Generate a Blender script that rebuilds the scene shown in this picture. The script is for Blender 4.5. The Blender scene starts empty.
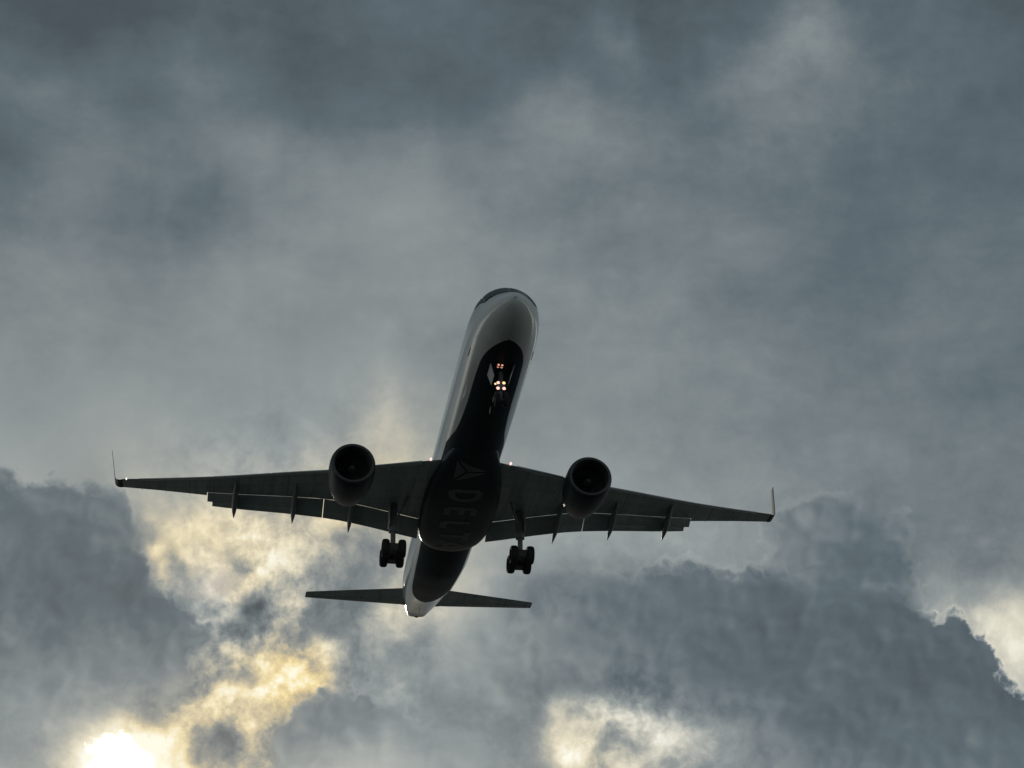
import bpy, bmesh, math, random
import numpy as np
from mathutils import Matrix, Vector

random.seed(7)
scene = bpy.context.scene
C = scene.collection

# ------------------------------------------------------------------ camera
cam_data = bpy.data.cameras.new("camera")
cam = bpy.data.objects.new("camera", cam_data)
C.objects.link(cam)
cam.matrix_world = Matrix(((0.999992, -0.003935, 0.0, 0.0),
                           (-0.001576, -0.400517, -0.916288, 0.0),
                           (0.003605, 0.916281, -0.40052, 1.6),
                           (0, 0, 0, 1)))
cam_data.sensor_width = 36.0
cam_data.lens = 83.53
cam_data.clip_start = 0.1
cam_data.clip_end = 60000.0
scene.camera = cam

# ------------------------------------------------------------------ exposure
vs = scene.view_settings
vs.view_transform = 'Standard'
vs.look = 'None'
vs.exposure = 0.0
vs.gamma = 1.0
vs.use_curve_mapping = False

# ------------------------------------------------------------------ sun
SUN_EL, SUN_AZ = math.radians(14.17), math.radians(-9.55)     # azimuth from +Y towards +X
SUN_DIR = Vector((math.sin(SUN_AZ) * math.cos(SUN_EL), math.cos(SUN_AZ) * math.cos(SUN_EL), math.sin(SUN_EL)))
sl = bpy.data.lights.new("sun", 'SUN')
sl.energy = 2.8
sl.angle = math.radians(2.0)
sl.color = (1.0, 0.9, 0.74)
sun = bpy.data.objects.new("sun", sl)
C.objects.link(sun)
sun.location = (0, 0, 200)
sun.rotation_euler = (-SUN_DIR).to_track_quat('-Z', 'Y').to_euler()

# ------------------------------------------------------------------ sky: Nishita behind a broken deck of procedural cloud
world = bpy.data.worlds.new("World")
scene.world = world
world.use_nodes = True
NT = world.node_tree
NT.nodes.clear()


class Nodes:
    """small expression helper over one node tree"""
    def __init__(self, nt):
        self.nt = nt

    def new(self, t, **kw):
        n = self.nt.nodes.new(t)
        for k, v in kw.items():
            setattr(n, k, v)
        return n

    def put(self, sock, v):
        if isinstance(v, bpy.types.NodeSocket):
            self.nt.links.new(v, sock)
        else:
            sock.default_value = v

    def m(self, op, a, b=0.0, c=0.0, clamp=False):
        n = self.new('ShaderNodeMath', operation=op, use_clamp=clamp)
        self.put(n.inputs[0], a)
        self.put(n.inputs[1], b)
        self.put(n.inputs[2], c)
        return n.outputs[0]

    def v(self, op, a, b=(0, 0, 0), c=(0, 0, 0), s=None):
        n = self.new('ShaderNodeVectorMath', operation=op)
        self.put(n.inputs[0], a)
        self.put(n.inputs[1], b)
        if op == 'MULTIPLY_ADD':
            self.put(n.inputs[2], c)
        if s is not None:
            self.put(n.inputs[3], s)
        return n.outputs['Value'] if op in ('DOT_PRODUCT', 'LENGTH', 'DISTANCE') else n.outputs[0]

    def comb(self, x, y, z=0.0):
        n = self.new('ShaderNodeCombineXYZ')
        for i, q in enumerate((x, y, z)):
            self.put(n.inputs[i], q)
        return n.outputs[0]

    def sep(self, vec):
        n = self.new('ShaderNodeSeparateXYZ')
        self.put(n.inputs[0], vec)
        return n.outputs

    def noise(self, vec, scale, detail=8, rough=0.55, lac=2.0, out='Fac'):
        n = self.new('ShaderNodeTexNoise', noise_dimensions='3D', noise_type='FBM', normalize=True)
        self.put(n.inputs['Vector'], vec)
        n.inputs['Scale'].default_value = scale
        n.inputs['Detail'].default_value = detail
        n.inputs['Roughness'].default_value = rough
        n.inputs['Lacunarity'].default_value = lac
        return n.outputs[out]

    def smooth(self, x, a, b, lo=0.0, hi=1.0):
        n = self.new('ShaderNodeMapRange', interpolation_type='SMOOTHSTEP')
        for i, q in enumerate((x, a, b, lo, hi)):
            self.put(n.inputs[i], q)
        return n.outputs[0]

    def mix(self, f, a, b):
        """scalar mix"""
        n = self.new('ShaderNodeMix', data_type='FLOAT')
        self.put(n.inputs[0], f)
        self.put(n.inputs[2], a)
        self.put(n.inputs[3], b)
        return n.outputs[0]

    def mixc(self, f, a, b, blend='MIX'):
        n = self.new('ShaderNodeMix', data_type='RGBA', blend_type=blend)
        self.put(n.inputs[0], f)
        self.put(n.inputs[6], a)
        self.put(n.inputs[7], b)
        return n.outputs[2]

    def ramp(self, x, stops):
        n = self.new('ShaderNodeValToRGB')
        e = n.color_ramp.elements
        while len(e) < len(stops):
            e.new(0.5)
        for el, (p, c) in zip(e, stops):
            el.position = p
            el.color = (*c, 1.0)
        self.put(n.inputs[0], x)
        return n.outputs[0]


N = Nodes(NT)
# A map of the cloud deck by bearing: a = right of, b = below the bearing (azimuth 0, elevation 23.6 deg); one unit = 2.41 deg there.
UNIT = 23.76
RIGHT = (0.99999, -0.00158, 0.0036)
UPV = (-0.00394, -0.40052, 0.91628)
FWD = (0.0, 0.91629, 0.40052)
X0, X1, Y0, Y1 = -1.6, 11.8, -1.6, 9.2           # extent of the map
GX, GY = 85, 69


def tps(points, xs, ys, reg=0.02):
    """thin plate spline through (x, y, value) control points, evaluated on a grid (rows = ys)"""
    P = np.array(points, float)
    P[:, :2] /= 100.0
    n = len(P)

    def U(r2):
        return np.where(r2 > 1e-12, r2 * np.log(np.maximum(r2, 1e-12)), 0.0)
    d2 = ((P[:, None, :2] - P[None, :, :2]) ** 2).sum(-1)
    K = U(d2) + np.eye(n) * reg
    Q = np.c_[np.ones(n), P[:, :2]]
    A = np.block([[K, Q], [Q.T, np.zeros((3, 3))]])
    w = np.linalg.solve(A, np.r_[P[:, 2], 0, 0, 0])
    gx, gy = np.meshgrid(xs, ys)
    gx = np.clip(gx, -0.3, 10.5)
    gy = np.clip(gy, -0.3, 8.0)
    g = np.stack([gx.ravel(), gy.ravel()], 1)
    d2 = ((g[:, None] - P[None, :, :2]) ** 2).sum(-1)
    return (U(d2) @ w[:n] + w[n] + g @ w[n + 1:]).reshape(gx.shape)


def poly_sd(poly, xs, ys):
    """signed distance (units, inside positive) to a polygon"""
    P = np.array(poly, float) / 100.0
    gx, gy = np.meshgrid(xs, ys)
    g = np.stack([gx.ravel(), gy.ravel()], 1)
    dmin = np.full(len(g), 1e9)
    inside = np.zeros(len(g), bool)
    for i in range(len(P)):
        a, b = P[i], P[(i + 1) % len(P)]
        ab = b - a
        t = np.clip(((g - a) @ ab) / (ab @ ab + 1e-12), 0, 1)
        dmin = np.minimum(dmin, np.linalg.norm(g - (a + t[:, None] * ab), axis=1))
        c = (a[1] > g[:, 1]) != (b[1] > g[:, 1])
        with np.errstate(divide='ignore', invalid='ignore'):
            xc = (b[0] - a[0]) * (g[:, 1] - a[1]) / (b[1] - a[1]) + a[0]
        inside ^= c & (g[:, 0] < xc)
    return np.where(inside, dmin, -dmin).reshape(gx.shape)


LAST = [None]      # each term waits for the one before it, so that only a few values are alive at once


def field(ax, by, grid, rank):
    """a smooth field over the map as a sum of products of curves: grid ~ sum_k f_k(a) g_k(b)"""
    Us, S, Vt = np.linalg.svd(grid, full_matrices=False)
    rank = int(math.ceil(min(rank, len(S)) / 3) * 3)
    acc = None
    for k in range(0, rank, 3):
        prod = None
        if LAST[0] is not None:
            tiny = N.m('MULTIPLY', LAST[0], 1e-9)
            tv = N.comb(tiny, tiny, tiny)
            axk, byk = N.v('ADD', ax, tv), N.v('ADD', by, tv)
        else:
            axk, byk = ax, by
        for fac, vecs in ((axk, [Vt[k + j] * math.sqrt(S[k + j]) for j in range(3)]),
                          (byk, [Us[:, k + j] * math.sqrt(S[k + j]) for j in range(3)])):
            n = N.new('ShaderNodeRGBCurve')
            cm = n.mapping
            cm.extend = 'HORIZONTAL'
            sc, bi = [], []
            for j in range(3):
                q = vecs[j]
                lo, hi = float(q.min()), float(q.max())
                sp = max(hi - lo, 1e-6)
                sc.append(sp)
                bi.append(lo)
                cu = cm.curves[j]
                cu.points[0].location = (0.0, (q[0] - lo) / sp)
                cu.points[1].location = (1.0, (q[-1] - lo) / sp)
                for i in range(1, len(q) - 1):
                    cu.points.new(i / (len(q) - 1), (q[i] - lo) / sp)
            cm.update()
            N.put(n.inputs['Color'], fac)
            val = N.v('MULTIPLY_ADD', n.outputs[0], tuple(sc), tuple(bi))
            prod = val if prod is None else N.v('DOT_PRODUCT', prod, val)
        acc = prod if acc is None else N.m('ADD', acc, prod)
        LAST[0] = acc
    return acc


# grey level of the cloud ceiling (x, y in hundredths of a unit, level 0..255)
BASE = [
 (622, 48, 118), (655, 60, 96), (605, 75, 104), (540, 78, 106), (560, 95, 122), (590, 128, 126), (690, 125, 112), (455, 150, 116), (405, 165, 134), (350, 175, 130), (210, 205, 108), (160, 205, 112),
 (90, 140, 118), (240, 175, 122), (300, 65, 92), (60, 60, 100), (140, 20, 88), (-100, 0, 88), (0, 0, 86), (60, 25, 90), (250, 30, 96), (190, 60, 106), (400, 20, 100), (480, 20, 97),
 (560, 30, 94), (640, 30, 92), (700, 30, 98), (940, 30, 106), (1015, 15, 90), (1100, 60, 94), (30, 100, 114), (150, 100, 103), (300, 105, 102), (430, 105, 101), (520, 95, 116), (575, 115, 131),
 (635, 110, 120), (700, 100, 114), (820, 110, 114), (915, 110, 104), (1010, 100, 100), (15, 155, 100), (100, 170, 119), (180, 180, 117), (250, 140, 125), (340, 160, 125), (430, 172, 132), (480, 180, 126),
 (580, 190, 118), (700, 180, 117), (850, 180, 109), (960, 190, 106), (50, 250, 128), (125, 218, 111), (220, 240, 130), (320, 250, 135), (450, 250, 135), (560, 250, 127), (650, 250, 124), (760, 250, 116),
 (830, 250, 113), (920, 230, 110), (1010, 260, 112), (1100, 260, 112), (50, 330, 133), (200, 330, 136), (320, 320, 137), (420, 330, 137), (600, 330, 132), (700, 330, 124), (790, 320, 117), (900, 330, 116),
 (1000, 340, 116), (-100, 400, 138), (50, 400, 142), (150, 400, 148), (250, 400, 146), (320, 395, 150), (435, 400, 148), (560, 400, 138), (640, 400, 134), (750, 400, 127), (850, 400, 121), (960, 410, 118),
 (1100, 420, 118), (40, 448, 156), (120, 450, 160), (200, 440, 158), (270, 450, 152), (520, 440, 142), (640, 450, 140), (720, 470, 140), (800, 460, 130), (880, 450, 126), (980, 460, 118), (20, 520, 160),
 (430, 600, 185), (450, 640, 170), (480, 600, 160), (520, 560, 150), (560, 545, 152), (600, 545, 150), (660, 540, 147), (720, 530, 149), (760, 500, 142), (780, 480, 136), (940, 540, 125), (1000, 540, 128),
 (460, 660, 148), (500, 700, 138), (480, 768, 145), (40, 700, 134), (-50, 740, 140), (40, 768, 148), (-100, 600, 120), (540, 760, 160), (800, 768, 135), (1000, 768, 120), (700, 640, 120), (850, 640, 120),
 (159, 498, 172.9), (189, 498, 176.5), (148, 518, 172.9), (168, 518, 188.7), (189, 518, 197.3), (206, 518, 229), (227, 518, 211.9), (247, 518, 211.9), (276, 518, 204.6), (306, 518, 192.4), (329, 518, 202.2), (341, 518, 194.8),
 (364, 518, 164.3), (379, 518, 185.1), (148, 539, 146), (165, 539, 207), (183, 539, 221.7), (203, 539, 233.9), (224, 539, 233.9), (247, 539, 231.4), (268, 539, 216.8), (294, 539, 197.3), (317, 539, 202.2), (335, 539, 158.2),
 (353, 539, 146), (370, 539, 152.1), (395, 539, 164.3), (153, 553, 207), (168, 553, 164.3), (189, 553, 207), (206, 553, 221.7), (227, 553, 233.9), (253, 553, 209.5), (271, 553, 221.7), (291, 553, 204.6), (312, 553, 180.2),
 (335, 553, 160.7), (356, 553, 146), (376, 553, 146), (400, 553, 164.3), (148, 568, 121.6), (165, 568, 188.7), (177, 568, 146), (194, 568, 172.9), (206, 568, 194.8), (224, 568, 209.5), (247, 568, 170.4), (259, 568, 209.5),
 (276, 568, 202.2), (294, 568, 209.5), (312, 568, 168), (335, 568, 146), (356, 568, 127.7), (373, 568, 146), (398, 568, 164.3), (165, 585.5, 165), (177, 585.5, 165), (191, 585.5, 146), (212, 585.5, 172.9), (232, 585.5, 187.5),
 (244, 585.5, 221.7), (262, 585.5, 192.4), (282, 585.5, 192.4), (297, 585.5, 174.1), (330, 585.5, 133.8), (370, 585.5, 146), (405, 585.5, 176.5), (177, 603, 165), (197, 603, 165), (215, 603, 158.2), (227, 603, 207), (238, 603, 146),
 (253, 603, 120), (268, 603, 118), (282, 603, 175.3), (294, 603, 192.4), (312, 603, 133.8), (335, 603, 121.6), (358, 603, 133.8), (382, 603, 190), (410, 603, 182.6), (189, 618, 165), (206, 618, 165), (221, 618, 146),
 (238, 618, 127.7), (256, 618, 125), (276, 618, 152.1), (291, 618, 192.4), (306, 618, 146), (329, 618, 118), (353, 618, 121.6), (370, 618, 164.3), (394, 618, 187.5), (411, 618, 182.6), (174, 635, 165), (197, 635, 165),
 (215, 635, 146), (230, 635, 164.3), (241, 635, 133.8), (259, 635, 146), (273, 635, 180.2), (288, 635, 164.3), (306, 635, 139.9), (329, 635, 118), (353, 635, 121.6), (373, 635, 155.8), (394, 635, 164.3), (417, 635, 148.5),
 (189, 650, 165), (209, 650, 165), (224, 650, 185.1), (241, 650, 180.2), (259, 650, 164.3), (276, 650, 187.5), (294, 650, 146), (312, 650, 175.3), (332, 650, 192.4), (353, 650, 133.8), (379, 650, 146), (408, 650, 141.2),
 (180, 667.5, 165), (197, 667.5, 165), (215, 667.5, 164.3), (232, 667.5, 187.5), (253, 667.5, 182.6), (268, 667.5, 221.7), (285, 667.5, 229), (303, 667.5, 216.8), (317, 667.5, 170.4), (332, 667.5, 194.8), (347, 667.5, 146), (373, 667.5, 139.9),
 (400, 667.5, 139.9), (180, 685, 165), (200, 685, 146), (218, 685, 204.6), (232, 685, 221.7), (247, 685, 207), (265, 685, 233.9), (288, 685, 233.9), (306, 685, 221.7), (317, 685, 204.6), (335, 685, 148.5), (358, 685, 133.8),
 (400, 685, 139.9), (180, 700, 146), (204, 700, 192.4), (221, 700, 233.9), (239, 700, 241.2), (257, 700, 242), (274, 700, 233.9), (289, 700, 182.6), (310, 700, 146), (160, 715, 133.8), (178, 715, 188.7), (190, 715, 213.1),
 (204, 715, 216.8), (216, 715, 242), (227, 715, 200.9), (245, 715, 238.8), (262, 715, 242), (283, 715, 197.3), (303, 715, 146), (340, 715, 133.8), (69, 730, 148), (93, 730, 180), (137, 730, 185), (163, 730, 172.9),
 (180, 730, 207), (192, 730, 192.4), (210, 730, 176.5), (222, 730, 146), (233, 730, 176.5), (245, 730, 231.4), (260, 730, 204.6), (274, 730, 152.1), (300, 730, 146), (57, 745, 150), (78, 745, 195), (137, 745, 215),
 (157, 745, 221.7), (178, 745, 221.7), (195, 745, 152.1), (216, 745, 146), (239, 745, 146), (251, 745, 188.7), (265, 745, 148.5), (57, 760, 152), (78, 760, 190), (157, 760, 241.2), (172, 760, 242), (186, 760, 225.3),
 (198, 760, 164.3), (222, 760, 146), (245, 760, 177.8), (262, 760, 172.9), (280, 760, 164.3), (560, 690, 132), (600, 690, 136), (640, 690, 132), (680, 690, 128), (545, 700.5, 136.3), (565, 700.5, 168), (590, 700.5, 190),
 (610, 700.5, 190), (640, 700.5, 163.1), (660, 700.5, 139.9), (690, 700.5, 121.6), (555, 712, 185.1), (575, 712, 175.3), (600, 712, 209.5), (625, 712, 204.6), (645, 712, 209.5), (665, 712, 180.2), (685, 712, 141.2), (710, 712, 121.6),
 (545, 725, 164.3), (565, 725, 209.5), (580, 725, 221.7), (600, 725, 199.7), (615, 725, 177.8), (635, 725, 209.5), (655, 725, 221.7), (675, 725, 192.4), (690, 725, 158.2), (720, 725, 129), (550, 740, 197.3), (570, 740, 229),
 (590, 740, 216.8), (610, 740, 177.8), (630, 740, 182.6), (650, 740, 204.6), (675, 740, 197.3), (700, 740, 190), (725, 740, 146), (560, 755, 209.5), (580, 755, 216.8), (600, 755, 182.6), (625, 755, 187.5), (650, 755, 187.5),
 (680, 755, 180.2), (710, 755, 163.1), (740, 755, 133.8), (925, 600, 140), (945, 600, 168), (965, 612, 182), (985, 612, 200), (1000, 626, 222), (985, 626, 205), (1015, 640, 226), (1000, 640, 215), (1022, 658, 218),
 (1008, 658, 205), (1000, 590, 152), (980, 590, 146), (940, 590, 156), (1024, 590, 165), (1024, 570, 142), (960, 570, 132), (920, 570, 126), (355, 415, 160), (375, 415, 172), (388, 420.5, 186), (418, 420.5, 160),
 (402, 432, 184), (375, 432, 178), (345, 432, 162), (430, 432, 158), (770, 60, 126), (800, 60, 120), (790, 40, 142), (815, 40, 136), (845, 40, 118), (765, 85, 122), (760, 28, 106), (850, 28, 108),
]
# grey level of the farther cumulus
BACK_MASS = [
 (780, 520, 118), (800, 510, 120), (830, 515, 117), (860, 510, 119), (890, 520, 116), (905, 535, 116), (870, 550, 110), (840, 560, 110), (900, 570, 109), (880, 590, 110), (850, 600, 110), (800, 560, 124), (770, 545, 130), (940, 600, 124), (780, 600, 115), (700, 570, 122),
 (255, 605, 130), (275, 600, 128), (260, 625, 140), (300, 615, 150), (330, 605, 142), (350, 615, 138), (345, 635, 140), (330, 650, 148), (375, 600, 142), (350, 550, 158), (375, 545, 160), (390, 565, 158), (410, 620, 165), (205, 625, 140), (200, 660, 138), (190, 700, 142), (170, 600, 112),
 (440, 640, 150), (470, 620, 146), (500, 600, 140), (540, 590, 138), (500, 650, 140), (560, 620, 132), (470, 660, 148), (500, 690, 136),
 (0, 300, 120), (1024, 300, 115), (500, 300, 125), (1024, 768, 110), (0, 768, 130),
]
# grey level inside the near dark masses
MASS = [
 (-100, 520, 106), (10, 500, 112), (50, 490, 112), (60, 550, 106), (100, 520, 112), (120, 580, 104), (90, 620, 106), (20, 600, 107), (170, 620, 107), (40, 655, 114), (120, 670, 114), (180, 670, 116), (40, 700, 128), (80, 725, 134), (130, 710, 134), (-100, 720, 136), (-50, 640, 112), (150, 610, 104), (30, 740, 146),
 (560, 600, 124), (590, 590, 116), (600, 620, 112), (600, 640, 124), (590, 665, 118), (640, 590, 108), (680, 590, 103), (700, 620, 106), (680, 660, 109), (640, 680, 124), (740, 580, 102), (780, 600, 99), (830, 600, 105),
 (850, 620, 99), (900, 620, 96), (940, 640, 94), (980, 660, 93), (900, 690, 101), (820, 680, 106), (760, 680, 104), (720, 695, 114), (735, 725, 136), (800, 730, 110), (900, 740, 102), (1000, 720, 98), (1100, 740, 98), (1000, 768, 108), (860, 768, 116), (780, 768, 126),
 (300, 715, 128), (335, 705, 124), (370, 715, 128), (380, 745, 158), (420, 740, 148), (310, 745, 136), (330, 765, 165), (450, 760, 152), (215, 752, 134), (240, 768, 140),
 (500, 200, 115), (200, 200, 115), (900, 200, 115), (300, 550, 130), (500, 480, 120), (800, 460, 120), (1000, 500, 115),
]
# 0 = grey white, 1 = yellow
WARM = [
 (0, 0, 0), (500, 0, 0), (1024, 0, 0), (0, 200, 0), (500, 200, 0), (1024, 200, 0), (0, 400, .02), (200, 380, .02), (300, 440, .0), (250, 470, .1), (385, 425, .25), (600, 400, .0), (1024, 400, 0),
 (40, 450, .05), (150, 500, .3), (200, 510, .4), (206, 520, .55), (260, 525, .5), (320, 535, .45), (341, 518, .6), (370, 550, .4), (170, 560, .6), (215, 588, 0), (240, 590, .5), (265, 565, .45), (253, 610, .15), (290, 620, .4), (350, 590, .2), (385, 610, .3), (440, 620, .15), (520, 560, .05),
 (225, 695, .7), (257, 700, .75), (285, 668, 1.0), (303, 672, 1.0), (318, 684, 1.0), (270, 685, .9), (340, 690, .3), (330, 655, .4), (215, 650, .4), (178, 745, .7), (240, 735, .7), (90, 740, .3), (30, 700, .0), (0, 768, .05), (400, 700, .0), (450, 660, .05), (380, 750, .05),
 (575, 738, .4), (620, 725, .15), (570, 715, .25), (680, 740, .1), (720, 600, 0), (850, 650, 0), (990, 625, .18), (1024, 640, .2), (900, 560, 0), (750, 520, .0), (1024, 768, .0), (800, 768, 0), (500, 768, .05),
]
# how strongly the ceiling is broken into fluff
TEXTURE = [
 (0, 0, .13), (500, 0, .14), (1024, 0, .12), (0, 200, .09), (500, 200, .10), (1024, 200, .08), (800, 60, .2), (575, 115, .14), (0, 380, .07), (300, 380, .1), (385, 425, .25), (600, 400, .08), (1024, 400, .07),
 (150, 480, .2), (230, 520, .50), (320, 540, .52), (260, 600, .62), (340, 610, .50), (300, 660, .62), (240, 700, .60), (200, 740, .5), (400, 640, .42), (460, 600, .25), (550, 550, .22), (700, 500, .2),
 (620, 725, .58), (560, 700, .42), (690, 750, .45), (990, 630, .35), (1024, 768, .2), (0, 768, .2), (50, 600, .2), (800, 600, .2), (900, 480, .14), (450, 740, .22),
]
# softness of the edge of the dark masses, in units
SOFT = [
 (0, 465, .16), (60, 470, .12), (110, 490, .16), (140, 530, .16), (170, 580, .09), (200, 640, .12), (190, 700, .35), (60, 735, .9), (-100, 735, .9), (130, 720, .6), (50, 600, .3),
 (440, 640, .5), (480, 680, .7), (560, 685, .6), (640, 690, .45), (700, 720, .6), (530, 600, .4), (580, 575, .16), (620, 570, .14), (680, 558, .14), (740, 550, .12), (775, 520, .2), (815, 502, .11), (865, 500, .10), (905, 520, .08), (918, 555, .10), (910, 590, .10), (955, 608, .07), (985, 635, .07), (1005, 672, .07), (1100, 700, .1),
 (800, 640, .3), (900, 720, .3), (290, 710, .14), (335, 692, .10), (395, 708, .14), (450, 735, .3), (480, 768, .3), (270, 740, .2), (215, 738, .2), (300, 300, .4), (800, 300, .4), (0, 200, .4), (1024, 200, .4), (800, 900, .5), (300, 900, .4),
]
CLOUDS = [
 # dark mass on the left
 [(-300, 455), (0, 462), (15, 472), (40, 480), (58, 470), (72, 482), (95, 480), (112, 492), (128, 502), (134, 522), (138, 545), (148, 565), (165, 580), (186, 588), (194, 605), (204, 630), (206, 645), (198, 670), (188, 694), (174, 712), (150, 716), (132, 722), (90, 745), (40, 760), (-300, 770)],
 # the near mass on the right
 [(540, 640), (560, 600), (585, 582), (604, 572), (625, 580), (650, 568), (680, 566), (700, 560), (724, 568), (752, 558), (772, 552), (782, 564), (800, 578), (826, 588), (850, 596), (880, 592), (902, 592), (914, 604), (930, 616), (952, 604), (970, 616), (984, 632), (993, 655), (1006, 672), (1026, 687), (1300, 720), (1300, 1000), (820, 1000), (770, 775), (735, 735), (705, 705), (660, 690), (610, 676), (560, 670)],
 # low cloud under the tail
 [(268, 740), (288, 712), (310, 699), (335, 692), (352, 697), (372, 695), (396, 708), (420, 722), (450, 736), (475, 752), (490, 800), (470, 900), (250, 900)],
]
BACK_CLOUDS = [
 # taller tower behind the mass on the right
 [(762, 560), (774, 524), (784, 506), (800, 498), (815, 502), (830, 494), (848, 496), (862, 506), (884, 508), (898, 510), (912, 524), (914, 540), (908, 552), (920, 562), (922, 580), (912, 592), (930, 606), (940, 640), (820, 660), (720, 640), (740, 580)],
 # softer cloud ahead of the near mass
 [(428, 640), (452, 616), (486, 596), (520, 588), (556, 590), (600, 600), (600, 690), (540, 700), (500, 702), (462, 688), (436, 668)],
]


xs = np.linspace(X0, X1, GX)
ys = np.linspace(Y0, Y1, GY)
coarse = [(x, y, v / 255.0) for x, y, v in BASE]
g_base = np.clip(tps(coarse, xs, ys, 0.03), 0.3, 0.95)
# the broken, sunlit stretch low in the sky gets a closer map of its own, laid over the first
FX0, FX1, FY0, FY1 = 0.3, 7.8, 4.75, 8.3
fxs_, fys_ = np.linspace(FX0, FX1, 91), np.linspace(FY0, FY1, 43)
g_fine = np.clip(tps(coarse, fxs_, fys_, 0.0006), 0.45, 0.88)


def bilerp(g, xa, ya, xq, yq):
    t = np.array([np.interp(xq, xa, row) for row in g])
    return np.array([np.interp(yq, ya, col_) for col_ in t.T]).T


g_fine = g_fine - bilerp(g_base, xs, ys, fxs_, fys_)
wx_ = np.clip(np.minimum(fxs_ - FX0, FX1 - fxs_) / 0.6, 0, 1)
wy_ = np.clip((fys_ - FY0) / 0.5, 0, 1) * np.clip((FY1 - fys_) / 0.3, 0, 1)
g_fine = g_fine * (wx_ * wx_ * (3 - 2 * wx_))[None, :] * (wy_ * wy_ * (3 - 2 * wy_))[:, None]
g_back = np.clip(tps([(x, y, v / 255.0) for x, y, v in BACK_MASS], xs, ys), 0.3, 0.8)
g_mass = np.clip(tps([(x, y, v / 255.0) for x, y, v in MASS], xs, ys), 0.3, 0.75)
g_warm = np.clip(tps(WARM, xs, ys, 0.005), 0.0, 1.0)
g_tex = np.clip(tps(TEXTURE, xs, ys), 0.02, 1.0)
g_sd = np.clip(np.max([poly_sd(p, xs, ys) for p in CLOUDS], axis=0), -1.0, 1.0)
g_sdb = np.clip(np.max([poly_sd(p, xs, ys) for p in BACK_CLOUDS], axis=0), -1.0, 1.0)
g_soft = np.clip(tps(SOFT, xs, ys), 0.05, 1.0)

tc = N.new('ShaderNodeTexCoord')
D = N.v('NORMALIZE', tc.outputs['Generated'])
df = N.m('MAXIMUM', N.v('DOT_PRODUCT', D, FWD), 0.15)
a0 = N.m('MULTIPLY_ADD', N.m('DIVIDE', N.v('DOT_PRODUCT', D, RIGHT), df), UNIT, 5.12)
b0 = N.m('MULTIPLY_ADD', N.m('DIVIDE', N.v('DOT_PRODUCT', D, UPV), df), -UNIT, 3.84)
Dn = N.v('MULTIPLY', D, (UNIT, UNIT, UNIT))

# turbulence that bends the map
wa = N.sep(N.v('SUBTRACT', N.noise(Dn, 1.7, 7, 0.6, out='Color'), (0.5, 0.5, 0.5)))


def norm01(q, lo, hi):
    return N.m('MULTIPLY', N.m('SUBTRACT', q, lo), 1.0 / (hi - lo), clamp=True)


def axes(k):
    a = N.m('MULTIPLY_ADD', wa[0], k, a0)
    b = N.m('MULTIPLY_ADD', wa[1], k, b0)
    fa, fb = norm01(a, X0, X1), norm01(b, Y0, Y1)
    return N.comb(fa, fa, fa), N.comb(fb, fb, fb)


ax1, by1 = axes(0.34)
ax2, by2 = axes(0.30)
base = field(ax1, by1, g_base, 21)
af, bf = N.m('MULTIPLY_ADD', wa[0], 0.30, a0), N.m('MULTIPLY_ADD', wa[1], 0.30, b0)
faf, fbf = norm01(af, FX0, FX1), norm01(bf, FY0, FY1)
base = N.m('ADD', base, field(N.comb(faf, faf, faf), N.comb(fbf, fbf, fbf), g_fine, 30))
warm = field(ax1, by1, g_warm, 18)
back = field(ax2, by2, g_back, 9)
mass = field(ax2, by2, g_mass, 9)
texf = field(ax2, by2, g_tex, 9)
sd = field(ax2, by2, g_sd, 24)
sdb = field(ax2, by2, g_sdb, 18)
soft = field(ax2, by2, g_soft, 9)

# fluffy detail
Dw = N.v('MULTIPLY_ADD', N.v('SUBTRACT', N.noise(Dn, 1.7, 3, 0.5, out='Color'), (0.5, 0.5, 0.5)), (0.22, 0.22, 0.22), Dn)
n_lo = N.m('SUBTRACT', N.noise(Dn, 0.8, 5, 0.5), 0.5)
n_mid = N.m('SUBTRACT', N.noise(Dw, 2.1, 9, 0.60), 0.5)
n_fine = N.m('SUBTRACT', N.noise(Dw, 6.0, 7, 0.66), 0.5)


def puff(vec, sc_, amp):
    """rounded billows with sharp creases between them"""
    return N.m('MULTIPLY', N.m('ABSOLUTE', N.m('SUBTRACT', N.noise(vec, sc_, 1.0, 0.45), 0.5)), amp)


bil = N.m('ADD', N.m('ADD', puff(Dn, 1.9, 1.0), puff(Dw, 4.2, 0.62)), N.m('ADD', puff(Dw, 9.0, 0.34), N.m('ADD', puff(Dw, 19.0, 0.12), -0.18)))
# the same billows a little nearer the sun: their difference shades each billow
Dn_s = N.v('ADD', Dn, (-0.085, 0.02, -0.055))
bil_s = N.m('ADD', puff(Dn_s, 1.9, 1.0), N.m('ADD', puff(N.v('ADD', Dw, (-0.085, 0.02, -0.055)), 4.2, 0.62), -0.145))
bil_u = N.m('ADD', puff(Dn, 1.9, 1.0), N.m('ADD', puff(Dw, 4.2, 0.62), -0.145))
relief = N.m('SUBTRACT', bil_u, bil_s)

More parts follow.
